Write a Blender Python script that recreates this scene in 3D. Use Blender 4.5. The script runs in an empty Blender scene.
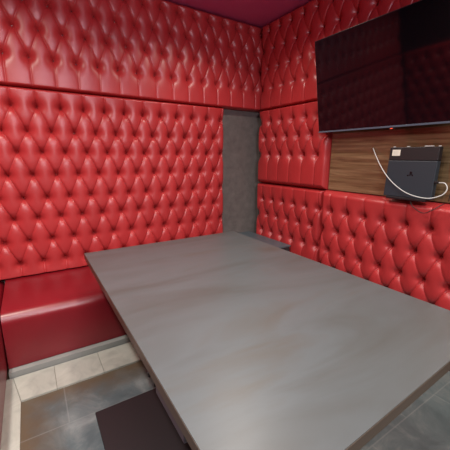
import bpy, bmesh, math, random
import numpy as np
from mathutils import Vector, Matrix

random.seed(4)
scn = bpy.context.scene
COL = scn.collection

# ------------------------------------------------------------------ helpers
def link(o, parent=None):
    COL.objects.link(o)
    if parent is not None:
        o.parent = parent
    return o

def tag(o, label=None, cat=None, group=None, kind=None):
    if label: o['label'] = label
    if cat: o['category'] = cat
    if group: o['group'] = group
    if kind: o['kind'] = kind
    return o

def empty(name, loc, label, cat, group=None):
    o = bpy.data.objects.new(name, None)
    o.empty_display_size = .1
    link(o); o.location = loc
    return tag(o, label, cat, group)

def obj(name, bm, mat, parent=None, smooth=False, origin=None):
    """link a bmesh (world coordinates) as one mesh object, parented at rest"""
    me = bpy.data.meshes.new(name)
    off = Vector(origin) if origin is not None else (parent_loc(parent) if parent else Vector((0, 0, 0)))
    bmesh.ops.translate(bm, verts=bm.verts, vec=-off)
    bm.normal_update()
    bm.to_mesh(me); bm.free()
    me.materials.append(mat)
    if smooth:
        me.polygons.foreach_set('use_smooth', [True] * len(me.polygons))
    o = bpy.data.objects.new(name, me)
    link(o, parent)
    if origin is not None:
        o.location = off - (parent_loc(parent) if parent else Vector((0, 0, 0)))
    return o

def parent_loc(p):
    v = Vector((0, 0, 0))
    while p is not None:
        v += p.location; p = p.parent
    return v

def box(bm, x0, x1, y0, y1, z0, z1, bev=0.0, seg=2):
    b = bmesh.new()
    bmesh.ops.create_cube(b, size=1)
    bmesh.ops.scale(b, vec=(x1 - x0, y1 - y0, z1 - z0), verts=b.verts)
    bmesh.ops.translate(b, vec=((x0 + x1) / 2, (y0 + y1) / 2, (z0 + z1) / 2), verts=b.verts)
    if bev > 0:
        bmesh.ops.bevel(b, geom=b.edges[:], offset=bev, segments=seg, affect='EDGES', profile=.5)
    m = bpy.data.meshes.new('tmp'); b.to_mesh(m); b.free()
    bm.from_mesh(m); bpy.data.meshes.remove(m)
    return bm

def prism(bm, pts, z0, z1):
    lo = [bm.verts.new((x, y, z0)) for x, y in pts]
    hi = [bm.verts.new((x, y, z1)) for x, y in pts]
    n = len(pts)
    bm.faces.new(hi); bm.faces.new(lo[::-1])
    for i in range(n):
        bm.faces.new((lo[i], lo[(i + 1) % n], hi[(i + 1) % n], hi[i]))
    return bm

def tube(bm, pts, r, seg=8):
    pts = [Vector(p) for p in pts]
    rings = []
    up = Vector((.31, .2, .93)).normalized()
    for i, p in enumerate(pts):
        d = (pts[min(i + 1, len(pts) - 1)] - pts[max(i - 1, 0)]).normalized()
        a = d.cross(up)
        if a.length < 1e-4: a = d.cross(Vector((1, 0, 0)))
        a.normalize(); b = d.cross(a)
        rings.append([bm.verts.new(p + r * (math.cos(t) * a + math.sin(t) * b))
                      for t in [2 * math.pi * k / seg for k in range(seg)]])
    for A, B in zip(rings, rings[1:]):
        for k in range(seg):
            bm.faces.new((A[k], A[(k + 1) % seg], B[(k + 1) % seg], B[k]))
    bm.faces.new(rings[0][::-1]); bm.faces.new(rings[-1])
    return bm

def spline(pts, n=8):
    P = [Vector(p) for p in pts]
    P = [2 * P[0] - P[1]] + P + [2 * P[-1] - P[-2]]
    out = []
    for i in range(1, len(P) - 2):
        a, b, c, d = P[i - 1:i + 3]
        for k in range(n):
            t = k / n
            out.append(.5 * ((2 * b) + (c - a) * t + (2 * a - 5 * b + 4 * c - d) * t * t + (3 * b - a - 3 * c + d) * t ** 3))
    out.append(P[-2])
    return out

# ------------------------------------------------------------------ materials
def mat(name, color, rough=.5, metal=0., spec=.5, coat=0., coat_rough=.1):
    m = bpy.data.materials.new(name); m.use_nodes = True
    b = m.node_tree.nodes['Principled BSDF']
    b.inputs['Base Color'].default_value = (*color, 1)
    b.inputs['Roughness'].default_value = rough
    b.inputs['Metallic'].default_value = metal
    b.inputs['Specular IOR Level'].default_value = spec
    b.inputs['Coat Weight'].default_value = coat
    b.inputs['Coat Roughness'].default_value = coat_rough
    return m

def N(m, kind, **kw):
    n = m.node_tree.nodes.new(kind)
    for k, v in kw.items():
        if k in n.inputs: n.inputs[k].default_value = v
        else: setattr(n, k, v)
    return n
def W(m, a, b): m.node_tree.links.new(a, b)
def bsdf(m): return m.node_tree.nodes['Principled BSDF']
def coords(m, scale=(1, 1, 1), rot=(0, 0, 0), kind='Object'):
    t = N(m, 'ShaderNodeTexCoord'); mp = N(m, 'ShaderNodeMapping')
    mp.inputs['Scale'].default_value = scale; mp.inputs['Rotation'].default_value = rot
    W(m, t.outputs[kind], mp.inputs['Vector'])
    return mp.outputs['Vector']
def ramp(m, fac, stops):
    r = N(m, 'ShaderNodeValToRGB'); e = r.color_ramp.elements
    e[0].position, e[0].color = stops[0][0], (*stops[0][1], 1)
    e[1].position, e[1].color = stops[-1][0], (*stops[-1][1], 1)
    for p, c in stops[1:-1]:
        k = e.new(p); k.color = (*c, 1)
    W(m, fac, r.inputs['Fac'])
    return r.outputs['Color']
def noise(m, vec, scale, detail=4, rough=.55, dist=0.):
    n = N(m, 'ShaderNodeTexNoise', Scale=scale, Detail=detail, Roughness=rough, Distortion=dist)
    W(m, vec, n.inputs['Vector']); return n.outputs['Fac']
def bump(m, h, strength, dist=.002, nrm=None):
    b = N(m, 'ShaderNodeBump', Strength=strength, Distance=dist)
    W(m, h, b.inputs['Height'])
    W(m, b.outputs['Normal'], bsdf(m).inputs['Normal']); return b

def leather(name, c0, c1, rough):
    m = mat(name, c0, rough, spec=.55)
    v = coords(m)
    W(m, ramp(m, noise(m, v, 3.0, 3), [(.3, c0), (.7, c1)]), bsdf(m).inputs['Base Color'])
    vor = N(m, 'ShaderNodeTexVoronoi', Scale=420.); W(m, v, vor.inputs['Vector'])
    bump(m, vor.outputs['Distance'], .12, .001)
    return m
LEATHER = leather('red_leather', (.37, .027, .029), (.43, .032, .034), .38)
BUTTON = leather('red_button', (.16, .010, .013), (.19, .012, .015), .16)  # darker than the padding: shade of the tuft holes put into the colour
SEATRED = leather('red_vinyl', (.17, .005, .010), (.20, .006, .012), .34)

def concrete():
    m = mat('grey_textured_wall', (.12, .11, .105), .75, spec=.3)
    v = coords(m)
    n1 = noise(m, v, 14, 6, .65)
    W(m, ramp(m, n1, [(.3, (.105, .096, .090)), (.7, (.15, .138, .128))]), bsdf(m).inputs['Base Color'])
    bump(m, noise(m, v, 60, 4), .2, .003)
    return m
CONCRETE = concrete()
DARKWALL = mat('dark_brown_wall', (.03, .02, .02), .6)

def laminate():
    m = mat('grey_laminate', (.15, .15, .15), .4, spec=.5)
    v = coords(m, (.55, 2.2, 1), (0, 0, .35))
    n1 = noise(m, v, 1.6, 5, .6, .8)
    W(m, ramp(m, n1, [(.32, (.062, .063, .060)), (.55, (.078, .086, .089)), (.80, (.068, .058, .046))]), bsdf(m).inputs['Base Color'])
    n2 = noise(m, coords(m, (.5, 2.6, 1), (0, 0, .5)), 1.3, 3, .5, 1.0)
    r = N(m, 'ShaderNodeMapRange'); r.inputs['To Min'].default_value = .28; r.inputs['To Max'].default_value = .46
    W(m, n2, r.inputs['Value']); W(m, r.outputs['Result'], bsdf(m).inputs['Roughness'])
    return m
LAMINATE = laminate()
BAND = mat('brown_edge_band', (.070, .048, .034), .4)
DARKWOOD = mat('dark_burgundy_board', (.013, .0055, .007), .6)
RAIL = mat('dark_violet_rail', (.055, .04, .055), .45)
BLACKMETAL = mat('black_metal', (.012, .011, .012), .4, metal=.3)
PLINTH = mat('grey_plinth', (.26, .26, .24), .5)
SHELFGREY = mat('blue_grey_laminate', (.075, .10, .115), .42)
SHELFDARK = mat('dark_front_board', (.03, .028, .03), .5)

def floor_mat():
    m = mat('slate_tile', (.14, .17, .18), .35)
    v = coords(m, kind='Object')
    br = N(m, 'ShaderNodeTexBrick', Scale=1.0)
    br.inputs['Brick Width'].default_value = .62; br.inputs['Row Height'].default_value = .31
    br.inputs['Mortar Size'].default_value = .0035; br.inputs['Mortar Smooth'].default_value = .1
    br.inputs['Color1'].default_value = (0, 0, 0, 1); br.inputs['Color2'].default_value = (.25, .25, .25, 1)
    br.inputs['Mortar'].default_value = (1, 1, 1, 1)
    W(m, v, br.inputs['Vector'])
    n1 = noise(m, v, 5, 8, .65, .6)
    base = ramp(m, n1, [(.28, (.060, .082, .086)), (.48, (.088, .112, .116)), (.62, (.145, .163, .16)), (.78, (.27, .28, .27))])
    # brown tint along the kerb, fading outwards with a noisy border
    sx = N(m, 'ShaderNodeSeparateXYZ'); W(m, v, sx.inputs['Vector'])
    n2 = noise(m, v, 9, 5, .6)
    def edge(out, at, sign):
        a = N(m, 'ShaderNodeMath', operation='MULTIPLY_ADD'); W(m, out, a.inputs[0])
        a.inputs[1].default_value = sign; a.inputs[2].default_value = -at * sign     # distance from kerb
        b = N(m, 'ShaderNodeMath', operation='MULTIPLY_ADD'); W(m, n2, b.inputs[0]); b.inputs[1].default_value = .22
        W(m, a.outputs[0], b.inputs[2])
        r = N(m, 'ShaderNodeMapRange'); r.inputs['From Min'].default_value = .13; r.inputs['From Max'].default_value = .32
        r.inputs['To Min'].default_value = 1; r.inputs['To Max'].default_value = 0
        W(m, b.outputs[0], r.inputs['Value']); return r.outputs['Result']
    e1 = edge(sx.outputs['Y'], -.945, -1); e2 = edge(sx.outputs['X'], -2.386, 1)
    mx = N(m, 'ShaderNodeMath', operation='MAXIMUM'); W(m, e1, mx.inputs[0]); W(m, e2, mx.inputs[1])
    ml = N(m, 'ShaderNodeMath', operation='MULTIPLY'); W(m, mx.outputs[0], ml.inputs[0]); ml.inputs[1].default_value = .95
    mix = N(m, 'ShaderNodeMix', data_type='RGBA'); W(m, ml.outputs[0], mix.inputs['Factor'])
    W(m, base, mix.inputs['A']); mix.inputs['B'].default_value = (.10, .070, .042, 1)
    mix2 = N(m, 'ShaderNodeMix', data_type='RGBA'); 
    s = N(m, 'ShaderNodeMapRange'); s.inputs['From Min'].default_value = .5; s.inputs['To Max'].default_value = .28
    W(m, br.outputs['Fac'], s.inputs['Value'])
    W(m, s.outputs['Result'], mix2.inputs['Factor'])
    W(m, mix.outputs['Result'], mix2.inputs['A']); mix2.inputs['B'].default_value = (.26, .27, .26, 1)
    W(m, mix2.outputs['Result'], bsdf(m).inputs['Base Color'])
    r = N(m, 'ShaderNodeMapRange'); r.inputs['To Min'].default_value = .22; r.inputs['To Max'].default_value = .5
    W(m, n1, r.inputs['Value']); W(m, r.outputs['Result'], bsdf(m).inputs['Roughness'])
    bump(m, n1, .25, .004)
    return m
FLOOR = floor_mat()

def stone():
    m = mat('cream_marble', (.55, .52, .42), .32)
    v = coords(m)
    n1 = noise(m, v, 6, 8, .6, 1.2)
    W(m, ramp(m, n1, [(.3, (.30, .295, .255)), (.5, (.39, .38, .325)), (.7, (.45, .44, .38))]), bsdf(m).inputs['Base Color'])
    return m
STONE = stone()

CEIL = mat('dark_red_gloss_ceiling', (.60, .14, .34), .28, spec=.5)
def wood():
    m = mat('glossy_zebra_wood', (.2, .12, .05), .12, spec=.5, coat=1., coat_rough=.03)
    v = coords(m, (1, 1.2, 22))
    n1 = noise(m, v, 1.5, 6, .6, .5)
    W(m, ramp(m, n1, [(.3, (.07, .043, .02)), (.5, (.15, .10, .05)), (.7, (.24, .17, .09))]), bsdf(m).inputs['Base Color'])
    return m
WOOD = wood()
SCREEN = mat('black_glass_screen', (.004, .003, .005), .06, spec=.5)
BEZEL = mat('black_bezel', (.012, .010, .013), .3)
SILVER = mat('silver_strip', (.10, .135, .18), .35, metal=.0)
WHITE = mat('white_plastic', (.72, .72, .70), .4)
PAPER = mat('cream_paper', (.75, .72, .60), .7)
CONSOLE = mat('matte_blue_black_plastic', (.017, .026, .036), .5)
CONSOLE2 = mat('dark_satin_plastic', (.009, .006, .008), .5)
EMBLEM = mat('black_emblem', (.003, .003, .004), .2)
CABLEBLK = mat('black_rubber', (.012, .010, .010), .5)
GREYCOVER = mat('grey_cable', (.55, .57, .55), .4)
LED = mat('red_led', (.6, .03, .02), .4)
bsdf(LED).inputs['Emission Color'].default_value = (1, .12, .05, 1); bsdf(LED).inputs['Emission Strength'].default_value = .8

# ------------------------------------------------------------------ room shell
CZ = 2.70
XL, YF = -3.14, -4.6
WX = .072
WP = .055                     # wall surface behind the panels' front faces
def struct(name, m, *b):
    bm = bmesh.new(); box(bm, *b)
    o = obj(name, bm, m); tag(o, kind='structure'); return o
struct('floor', FLOOR, XL - .1, .2, YF - .1, .2, -.1, 0)
struct('ceiling', CEIL, XL - .1, .2, YF - .1, .2, CZ, CZ + .1)
struct('wall_back', CONCRETE, XL - .1, .2, WP, .2, 0, CZ)
struct('wall_right', CONCRETE, WX, .2, YF, WP, 0, CZ)
struct('baseboard_right', DARKWALL, .004, WX, -2.75, -.708, 0, .358)
struct('wall_left', DARKWALL, XL - .1, XL, YF, WP, 0, CZ)
struct('wall_front', DARKWALL, XL - .1, .2, YF - .1, YF, 0, CZ)

# ------------------------------------------------------------------ tufted panels
def axis_samples(L, step, edge=.05, fine=.005):
    a = np.arange(0, edge, fine); n = max(2, int((L - 2 * edge) / step))
    return np.concatenate([a, np.linspace(edge, L - edge, n + 1), (L - a)[::-1]])

def tufted(label, group, wall, a0, a1, z0, z1, rows, off, pitch, B=.012, H=.070, R=.035, step=.0036,
           vis=None, first=0, hole=.027, Rt=None, Rb=None):
    """padded leather panel. wall: 'back' (a = x) / 'right' / 'left' (a = y). rows: button heights from the top."""
    Lu, Lv = a1 - a0, z1 - z0
    U = axis_samples(Lu, step); V = axis_samples(Lv, step)
    uu, vv = np.meshgrid(U + a0, V + z0)
    zs = np.array(rows[::-1]); idx = np.arange(len(rows))[::-1] + first   # row number at each z (ascending z)
    w = np.interp(vv, zs, idx)                                     # clamps beyond the last rows
    Uc = (uu - off) / pitch
    s = Uc - w / 2; t = Uc + w / 2
    ss, st = np.abs(np.sin(np.pi * s)), np.abs(np.sin(np.pi * t))
    P = .16 * np.sqrt(ss * st)
    rh = abs(zs[-1] - zs[0]) / (len(zs) - 1); gl = math.hypot(1 / pitch, .5 / rh)
    ds = np.abs(s - np.round(s)) / gl; dt = np.abs(t - np.round(t)) / gl
    gs, gt = (1 - np.exp(-ds / .0055)), (1 - np.exp(-dt / .0055))
    sd = (s - np.round(s)) / gl
    P = P + .06 * np.where(sd > 0, np.exp(-sd / .012), 0)
    beyond = np.maximum(vv - zs[-1], 0) + np.maximum(zs[0] - vv, 0)
    k = np.clip(beyond / .10, 0, 1)
    P = P * (1 - .6 * k) + .6 * k * .30
    # distance to the nearest button
    d = np.full(uu.shape, 9.)
    btn = []
    for i, z in zip(idx, zs):
        x0 = off + pitch * (.5 * (i % 2))
        n0 = math.ceil((a0 + .03 - x0) / pitch); n1 = math.floor((a1 - .03 - x0) / pitch)
        for kk in range(n0 - 1, n1 + 2):
            bx = x0 + kk * pitch
            d = np.minimum(d, np.hypot(uu - bx, vv - z))
            if n0 <= kk <= n1: btn.append((bx, z))
    near_b = .5 + .5 * np.exp(-d / .05)
    P = P + near_b * (.25 * gs + .08 * gt) * (1 - .4 * k)
    hol = .85 * (1 - np.exp(-(d / hole) ** 1.35)) + .08 * (1 - np.exp(-(d / .07) ** 2))
    h = H * (P + hol)
    e = np.minimum(np.minimum(uu - a0, a1 - uu), np.minimum(vv - z0, z1 - vv))
    q = np.minimum(np.clip(np.minimum(uu - a0, a1 - uu) / R, 0, 1), np.minimum(np.clip((vv - z0) / (Rb or R), 0, 1), np.clip((z1 - vv) / (Rt or R), 0, 1)))
    roll = np.sqrt(np.clip(1 - (1 - q) ** 2, 0, 1))
    D = roll * (B + h) + .0004
    nv, nu = uu.shape
    if wall == 'back': X, Y = uu, WP - D
    elif wall == 'right': X, Y = WX - D, uu
    else: X, Y = XL + D, uu
    base = {'back': ((a0 + a1) / 2, WP, z0), 'right': (WX, (a0 + a1) / 2, z0), 'left': (XL, (a0 + a1) / 2, z0)}[wall]
    co = np.stack([X - base[0], Y - base[1], vv - base[2]], -1).reshape(-1, 3)
    I = np.arange(nu * nv).reshape(nv, nu)
    f = np.stack([I[:-1, :-1], I[:-1, 1:], I[1:, 1:], I[1:, :-1]], -1).reshape(-1, 4)
    if wall == 'right': f = f[:, ::-1]
    me = bpy.data.meshes.new('leather_padding')
    me.from_pydata(co.tolist(), [], f.tolist())
    me.polygons.foreach_set('use_smooth', [True] * len(f))
    me.materials.append(LEATHER); me.update()
    root = empty('tufted_panel', base, label, 'wall panel', group)
    o = bpy.data.objects.new('padding', me); link(o, root)
    # buttons
    def inside(b): return vis is None or vis[0] <= b[0] <= vis[1]
    near = [b for b in btn if inside(b)][:100]; rest = [b for b in btn if b not in near]
    def place(bx, z):
        c = B + (.009 if z0 > 1.8 else .002)
        return {'back': (bx, WP - c, z), 'right': (WX - c, bx, z), 'left': (XL + c, bx, z)}[wall]
    ax = {'back': Vector((0, 1, 0)), 'right': Vector((1, 0, 0)), 'left': Vector((1, 0, 0))}[wall]
    def bmesh_button(bm, c):
        r = bmesh.ops.create_uvsphere(bm, u_segments=14, v_segments=8, radius=.0105)
        for v in r['verts']:
            v.co = v.co - ax * (v.co.dot(ax)) * .45
            v.co += Vector(c)
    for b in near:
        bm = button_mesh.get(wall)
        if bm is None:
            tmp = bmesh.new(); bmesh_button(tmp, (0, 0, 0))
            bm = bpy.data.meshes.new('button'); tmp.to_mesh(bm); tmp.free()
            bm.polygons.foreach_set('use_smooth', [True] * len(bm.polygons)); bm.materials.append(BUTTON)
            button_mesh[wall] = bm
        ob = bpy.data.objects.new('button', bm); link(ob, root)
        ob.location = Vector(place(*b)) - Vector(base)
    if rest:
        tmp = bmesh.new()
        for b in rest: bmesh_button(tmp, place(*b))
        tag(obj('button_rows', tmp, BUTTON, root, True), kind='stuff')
    return root
button_mesh = {}

G = 'tufted red wall panels'
MAINROWS = [1.732, 1.555, 1.400, 1.228, 1.052, .892, .715, .537]
tufted('large red diamond-tufted panel above the bench on the back wall', G, 'back', -3.08, -.445, .434, 1.861,
       MAINROWS, -2.258, .1612, vis=(-2.46, 0), Rt=.022, Rb=.012)
UPROWS = [2.62, 2.445, 2.268, 2.076]
tufted('long red tufted panel under the ceiling on the back wall above the grey strip', G, 'back', -3.08, .068, 1.8625, CZ - .004,
       UPROWS, -2.2655 + .079, .158, B=.016, H=.054, vis=(-2.4, 0), Rb=.022)
tufted('red tufted panel under the ceiling on the right wall behind the television top', G, 'right', -2.75, -.030, 1.8625, CZ - .004,
       UPROWS, -.602, .156, B=.016, H=.054, vis=(-1.5, 0), Rb=.022)
tufted('red tufted panel beside the grey strip and left of the television', G, 'right', -1.008, -.040, 1.090, 1.861,
       [1.735, 1.575, 1.395], -.223, .163, B=.014, Rt=.02, Rb=.05)
tufted('small low red tufted panel in the corner above the grey box', G, 'right', -.984, -.040, .36, 1.088,
       [.915, .745, .560], -.140, .160, B=.010, Rt=.025)
tufted('wide low red tufted panel beside the table under the games console', G, 'right', -2.75, -.986, .36, 1.096,
       [.918, .745, .562, .40], -1.25, .159, B=.032, R=.05, vis=(-2.1, 0))
tufted('red tufted panel on the left wall seen mirrored in the television', G, 'left', -1.60, -.06, .446, 1.853,
       MAINROWS, -.2, .1612, step=.012, vis=(9, 9))

# ------------------------------------------------------------------ wood back board between the panels
bm = bmesh.new(); box(bm, .022, WX - .0005, -2.75, -1.012, 1.100, 1.858)
tag(obj('wood_board', bm, WOOD, origin=(.03, -1.9, 1.1)), 'glossy brown striped wood board on the right wall below the television', 'wall board')

# ------------------------------------------------------------------ benches
def seat_profile(fr, zb, zt, r):
    """(depth, z) outline from the wall, over the rounded nose, down to the lower front edge"""
    pts = [(0.0, zt + .010), (.10, zt + .006), (.3, zt), (fr - r, zt)]
    for i in range(1, 9):
        a = math.pi / 2 * i / 8
        pts.append((fr - r + r * math.sin(a), zt - r + r * math.cos(a)))
    pts += [(fr - .002, (zb + zt) / 2 - .05), (fr - .004, zb + .004), (fr - .010, zb)]
    pts += [(0.0, zb)]
    return pts
FR = .60
def bench(label, wall, a0, a1, kerb_label):
    base = ((a0 + a1) / 2, -.3, 0) if wall == 'back' else (XL + .3, (a0 + a1) / 2, 0)
    root = empty('banquette_bench', base, label, 'bench', 'red banquette benches')
    prof = seat_profile(FR + .055, .048, .423, .075)
    def P(d, a, z): return (a, -.022-d*(FR+.033)/(FR+.055), z) if wall == 'back' else (XL + .030 + d, a, z)
    bm = bmesh.new(); rings = []
    n = 24
    for i in range(n + 1):
        a = a0 + (a1 - a0) * i / n
        rings.append([bm.verts.new(P(d, a, z)) for d, z in prof])
    m = len(prof)
    for A, Bq in zip(rings, rings[1:]):
        for k in range(m):
            bm.faces.new((A[k], A[(k + 1) % m], Bq[(k + 1) % m], Bq[k]))
    bm.faces.new(rings[0][::-1]); bm.faces.new(rings[-1])
    bmesh.ops.recalc_face_normals(bm, faces=bm.faces[:])
    s = obj('seat', bm, SEATRED, root, True)
    md = s.modifiers.new('es', 'EDGE_SPLIT'); md.split_angle = math.radians(50)
    bm = bmesh.new()
    if wall == 'back': box(bm, a0, a1, -(FR + .094), -.06, .0, .0475)
    else: box(bm, XL + .06, XL + FR + .015, a0, a1, .0, .047)
    o = obj('plinth', bm, PLINTH, root); o['label'] = 'grey recessed plinth'
    return root
bench('red padded bench along the back wall in front of the table', 'back', XL + .690, -.47, '')
bench('red padded bench along the left wall at the left edge', 'left', -3.2, .04, '')

# stone kerb tiles round the seating
YI, YO, XI, XO = -.702, -.943, -2.47, -2.386
xs = [XO, -1.94, -1.30, -.66]
n_trim = 0
def kerb(pts, label):
    bm = bmesh.new(); prism(bm, pts, .0, .012)
    bmesh.ops.recalc_face_normals(bm, faces=bm.faces[:])
    es = [e for e in bm.edges if all(v.co.z > .01 for v in e.verts)]
    bmesh.ops.bevel(bm, geom=es, offset=.002, segments=2, affect='EDGES')
    cx = sum(p[0] for p in pts) / len(pts); cy = sum(p[1] for p in pts) / len(pts)
    global n_trim
    n_trim += 1
    o = obj('trim_%d' % n_trim, bm, STONE, origin=(cx, cy, 0))
    tag(o, label, 'floor edging', 'cream stone edging tiles', kind='structure')
kerb([(-2.43, YI), (-2.206, YI), (-2.206, YO), (XO, YO)], 'cream stone edging tile below the back bench nearest the inner corner')
kerb([(-2.204, YI), (-1.936, YI), (-1.936, YO), (-2.204, YO)], 'cream stone edging tile below the back bench just left of the table edge')
kerb([(-1.934, YI), (-1.3, YI), (-1.3, YO), (-1.934, YO)], 'cream stone edging tile below the back bench partly under the table')
kerb([(-2.52, YI + .012), (-2.432, YI), (XO - .002, YO - .002), (XO - .002, -1.60), (-2.52, -1.60)], 'cream stone edging tile beside the left bench at the left edge')

# ------------------------------------------------------------------ corner box
root = empty('corner_box', (-.27, -.35, 0), 'low grey box in the corner behind the table with a flat blue-grey top', 'box')
bm = bmesh.new(); box(bm, -.430, -.042, -.640, .05, 0, .486, .002); obj('carcass', bm, SHELFDARK, root)
bm = bmesh.new(); box(bm, -.436, -.036, -.648, .050, .4865, .502, .002); obj('top_board', bm, SHELFGREY, root)

# ------------------------------------------------------------------ table
TZ = .72
corners = [(-1.944, -.587), (-.697, -.587), (-.697, -2.452), (-1.944, -2.488)]
root = empty('dining_table', (-1.32, -1.53, 0), 'large rectangular table with a grey laminate top and brown edges', 'table')
def inset(d): return [(-1.944 + d, -.587 - d), (-.697 - d, -.587 - d), (-.697 - d, -2.452 + d), (-1.944 + d, -2.488 + d)]
bm = bmesh.new(); prism(bm, inset(.0015), TZ - .004, TZ)
o = obj('tabletop', bm, LAMINATE, root)
bm = bmesh.new(); prism(bm, corners, TZ - .040, TZ - .0035)
es = [e for e in bm.edges if abs(e.verts[0].co.z - e.verts[1].co.z) > .01]
bmesh.ops.bevel(bm, geom=es, offset=.004, segments=3, affect='EDGES')
o = obj('edge_band', bm, BAND, root); o['label'] = 'brown edge band'
# under-frame
bm = bmesh.new(); box(bm, -1.938, -1.905, -2.20, -1.985, TZ - .085, TZ - .041, .003)
o = obj('side_rail', bm, RAIL, root); o['label'] = 'dark violet rail under the left edge'
bm = bmesh.new(); box(bm, -1.947, -1.925, -1.945, -1.925, TZ - .056, TZ - .036, .004); box(bm, -1.94, -1.915, -1.98, -1.94, TZ - .07, TZ - .041, .003)
obj('bracket', bm, BLACKMETAL, root)
bm = bmesh.new(); box(bm, -1.86, -.78, -2.36, -1.30, TZ - .07, TZ - .041, .003); obj('under_frame', bm, BLACKMETAL, root)
bm = bmesh.new(); box(bm, -1.70, -.95, -1.95, -1.40, .02, TZ - .071, .004); o = obj('pedestal', bm, DARKWOOD, root)
bm = bmesh.new(); box(bm, -2.045, -1.25, -2.05, -1.262, .001, .020, .002); o = obj('base_plate', bm, DARKWOOD, root)
o['label'] = 'dark burgundy base plate on the floor'

# ------------------------------------------------------------------ television
root = empty('television', (.02, -1.58, 1.58), 'large black flat-screen television tilted forward on the right wall', 'television')
TW, TH, ang = 1.215, .690, math.atan2(.12, .674)
piv = Vector((-.085, 0, 1.577))
def tvbox(bm, y0, y1, h0, h1, d0, d1, bev=0):
    b = bmesh.new(); box(b, d0, d1, y0, y1, h0, h1, bev)
    for v in b.verts:
        d, h = v.co.x, v.co.z
        v.co.x = piv.x - math.sin(ang) * h - math.cos(ang) * d
        v.co.z = piv.z + math.cos(ang) * h - math.sin(ang) * d
    bmesh.ops.reverse_faces(b, faces=b.faces[:])
    m = bpy.data.meshes.new('t'); b.to_mesh(m); b.free(); bm.from_mesh(m); bpy.data.meshes.remove(m)
    return bm
YR = -.955; YL = YR - TW
bm = bmesh.new(); tvbox(bm, YL, YR, 0, TH, -.030, 0.0, .003); obj('casing', bm, BEZEL, root)
bm = bmesh.new(); tvbox(bm, YL + .25, YR - .25, .06, .40, -.055, -.030, .006); obj('rear_housing', bm, BEZEL, root)
bm = bmesh.new(); tvbox(bm, YL + .006, YR - .006, .014, TH - .006, 0.0, .0015); obj('screen', bm, SCREEN, root)
bm = bmesh.new(); tvbox(bm, YL + .002, YR - .002, .001, .0125, .0, .004, .001); o = obj('bottom_bezel', bm, SILVER, root); o['label'] = 'silver-grey bottom bezel'
bm = bmesh.new(); tvbox(bm, -1.605, -1.565, -.010, -.0005, -.006, .003, .001); o = obj('logo_plate', bm, BEZEL, root)
bm = bmesh.new(); tvbox(bm, -1.592, -1.574, -.008, -.0035, .003, .0038); obj('standby_light', bm, LED, o)
# wall mount
bm = bmesh.new(); box(bm, -.035, .0215, -1.80, -1.36, 1.66, 1.84, .003)
for y in (-1.70, -1.46):
    tube(bm, [(-.02, y, 1.80), (-.085, y, 1.79)], .012)
obj('wall_mount', bm, BLACKMETAL, root)

# ------------------------------------------------------------------ games console
root = empty('game_console', (-.045, -1.72, 1.100), 'dark slim games console standing upright against the wood board under the television', 'games console')
cy0, cy1, cz0, cz1 = -1.889, -1.577, 1.116, 1.446
def lean(b, x0):
    for v in b.verts: v.co.x += (v.co.z - cz0) * .06
CX0, CX1 = -.078, -.034
bm = bmesh.new(); box(bm, CX0, CX1, cy0, cy1, cz0 + .243, cz1, .004); lean(bm, 0); o = obj('upper_shell', bm, CONSOLE2, root); o['label'] = 'black upper shell'
bm = bmesh.new(); box(bm, CX0 - .0005, CX1, cy0, cy1, cz0, cz0 + .2425, .004); lean(bm, 0); o = obj('lower_shell', bm, CONSOLE, root); o['label'] = 'blue-black matte lower shell'
# foot
bm = bmesh.new(); box(bm, -.086, -.02, -1.86, -1.60, 1.0995, 1.1155, .003); obj('foot', bm, CONSOLE2, root)
# emblem: a small upright letter mark with a curved base stroke
bm = bmesh.new(); xe = CX0 - .0018
def e_box(y0, y1, z0, z1): box(bm, xe, xe + .0012, y0, y1, z0, z1)
ey, ez = -1.738, 1.268
e_box(ey - .002, ey + .003, ez - .006, ez + .020)
e_box(ey - .010, ey - .002, ez + .014, ez + .019); e_box(ey - .012, ey - .008, ez + .007, ez + .016); e_box(ey - .010, ey - .002, ez + .005, ez + .009)
e_box(ey - .018, ey - .004, ez - .003, ez + .002); e_box(ey + .005, ey + .017, ez - .006, ez - .002)
e_box(ey + .012, ey + .018, ez - .010, ez - .005); e_box(ey - .019, ey - .013, ez - .008, ez - .002)
for v in bm.verts: v.co.x += (v.co.z - cz0) * .06
obj('emblem', bm, EMBLEM, root)
bm = bmesh.new(); box(bm, CX0 - .0012, CX0 - .0002, -1.651, -1.597, 1.390, 1.430); lean(bm, 0)
o = obj('sticker', bm, PAPER, root); o['label'] = 'small cream paper sticker with grey print'
bm = bmesh.new()
for k in range(4): box(bm, CX0 - .0018, CX0 - .0012, -1.644 + .004 * (k % 2), -1.604, 1.397 + .0075 * k, 1.399 + .0075 * k)
lean(bm, 0); obj('sticker_print', bm, GREYCOVER, o)
for (y0, y1, zz) in ((-1.852, -1.800, 1.4485), (-1.612, -1.600, 1.4475), (-1.893, -1.880, 1.4475), (-1.705, -1.690, 1.4475)):
    bm = bmesh.new(); box(bm, -.062, -.050, y0, y1, zz - .001, zz + .004, .001); obj('pale_mark', bm, GREYCOVER, root)  # small pale marks along the top edge of the console

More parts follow.
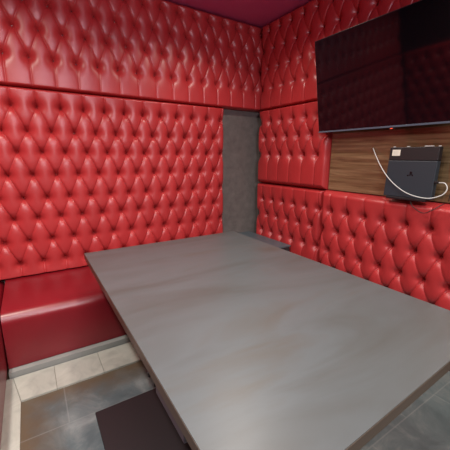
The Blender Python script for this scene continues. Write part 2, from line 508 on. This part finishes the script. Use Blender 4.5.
# cables
pts = [(.014, -1.400, 1.448), (-.02, -1.453, 1.389), (-.07, -1.523, 1.326), (-.097, -1.589, 1.262), (-.103, -1.656, 1.203), (-.110, -1.74, 1.155), (-.112, -1.82, 1.133),
       (-.108, -1.895, 1.131), (-.095, -1.955, 1.158), (-.085, -1.972, 1.195), (-.075, -1.952, 1.226), (-.066, -1.912, 1.228)]
root = empty('white_cable', (-.07, -1.91, 1.229), 'white cable looping down across the front of the games console', 'cable')
bm = bmesh.new(); tube(bm, spline(pts), .0032); obj('cord', bm, GREYCOVER, root, True)
bm = bmesh.new(); box(bm, -.075, -.057, -1.915, -1.8905, 1.221, 1.236, .003); o = obj('plug', bm, CONSOLE2, root); o['label'] = 'black plug'
root = empty('black_wire', (.01, -1.957, 1.34), 'thin black wire hanging down the wood board right of the games console', 'wire')
pts = [(.014, -1.965, 1.56), (.012, -1.958, 1.45), (.010, -1.957, 1.337), (.004, -1.962, 1.22), (-.004, -1.958, 1.112)]
bm = bmesh.new(); tube(bm, spline(pts), .0026); obj('cord', bm, CABLEBLK, root, True)
root = empty('black_cable', (-.09, -1.88, 1.04), 'thin black cable drooping in a loop over the low red panel below the games console', 'cable')
pts = [(-.035, -1.950, 1.098), (-.075, -1.938, 1.083), (-.100, -1.915, 1.058), (-.104, -1.875, 1.034), (-.104, -1.835, 1.042), (-.098, -1.79, 1.072), (-.080, -1.77, 1.092)]
bm = bmesh.new(); tube(bm, spline(pts), .0026); obj('cord', bm, CABLEBLK, root, True)

# ------------------------------------------------------------------ lights: recessed ceiling lamps, plus an added fill and a violet tint light
def area(loc, power, color, size, target=None, spread=180):
    l = bpy.data.lights.new('lamp_or_fill', 'AREA'); l.shape = 'DISK'; l.size = size; l.energy = power; l.color = color
    l.spread = math.radians(spread)
    o = bpy.data.objects.new('lamp_or_fill', l); link(o); o.location = loc
    t = Vector(target if target else (loc[0], loc[1], 0))
    o.rotation_euler = (t - Vector(loc)).to_track_quat('-Z', 'Y').to_euler()
    return o
WARM = (1, .90, .80); COOL = (.86, .95, 1.0)
area((-.85, -.90, CZ - .02), 10, WARM, .10, spread=140)
area((-2.65, -1.15, CZ - .02), 22, WARM, .14, spread=155)
area((-1.45, -1.9, CZ - .02), 10, WARM, .14, spread=130)
area((-.55, -3.4, CZ - .02), 32, WARM, .14, spread=140)
area((-2.6, -2.5, CZ - .02), 26, COOL, .14, spread=140)
area((-1.9, -3.9, CZ - .1), 30, (1, .93, .92), 1.0, target=(-1.8, -.3, .5), spread=110)  # broad frontal fill added behind the camera, not a ceiling fitting
area((-1.7, -3.3, 2.45), 4, (.80, .50, 1.0), .3, target=(-1.5, -.2, 2.6), spread=150)   # violet light added to tint the upper wall and ceiling

w = bpy.data.worlds.new('world'); scn.world = w; w.use_nodes = True
w.node_tree.nodes['Background'].inputs[0].default_value = (.5, .35, .4, 1)
w.node_tree.nodes['Background'].inputs[1].default_value = .0

# ------------------------------------------------------------------ camera
yaw, pitch, rollc, f = .566, -.221, .006, 306.086
import json
YP = dict(yaw=yaw, pitch=pitch, roll=rollc)
F = Vector((math.sin(yaw) * math.cos(pitch), math.cos(yaw) * math.cos(pitch), math.sin(pitch)))
Rv = Vector((math.cos(yaw), -math.sin(yaw), 0)); Uv = Rv.cross(F)
R2 = Rv * math.cos(rollc) + Uv * math.sin(rollc); U2 = -Rv * math.sin(rollc) + Uv * math.cos(rollc)
M = Matrix((( R2.x, U2.x, -F.x, -2.2049), (R2.y, U2.y, -F.y, -2.8155), (R2.z, U2.z, -F.z, 1.38), (0, 0, 0, 1)))
cd = bpy.data.cameras.new('camera'); cd.sensor_width = 36; cd.lens = f / 450 * 36; cd.clip_start = .02
cam = bpy.data.objects.new('camera', cd); link(cam); cam.matrix_world = M
scn.camera = cam
scn.view_settings.view_transform = 'Standard'; scn.view_settings.look = 'None'
scn.view_settings.gamma = 1; scn.view_settings.use_curve_mapping = False
scn.view_settings.exposure = 0.38
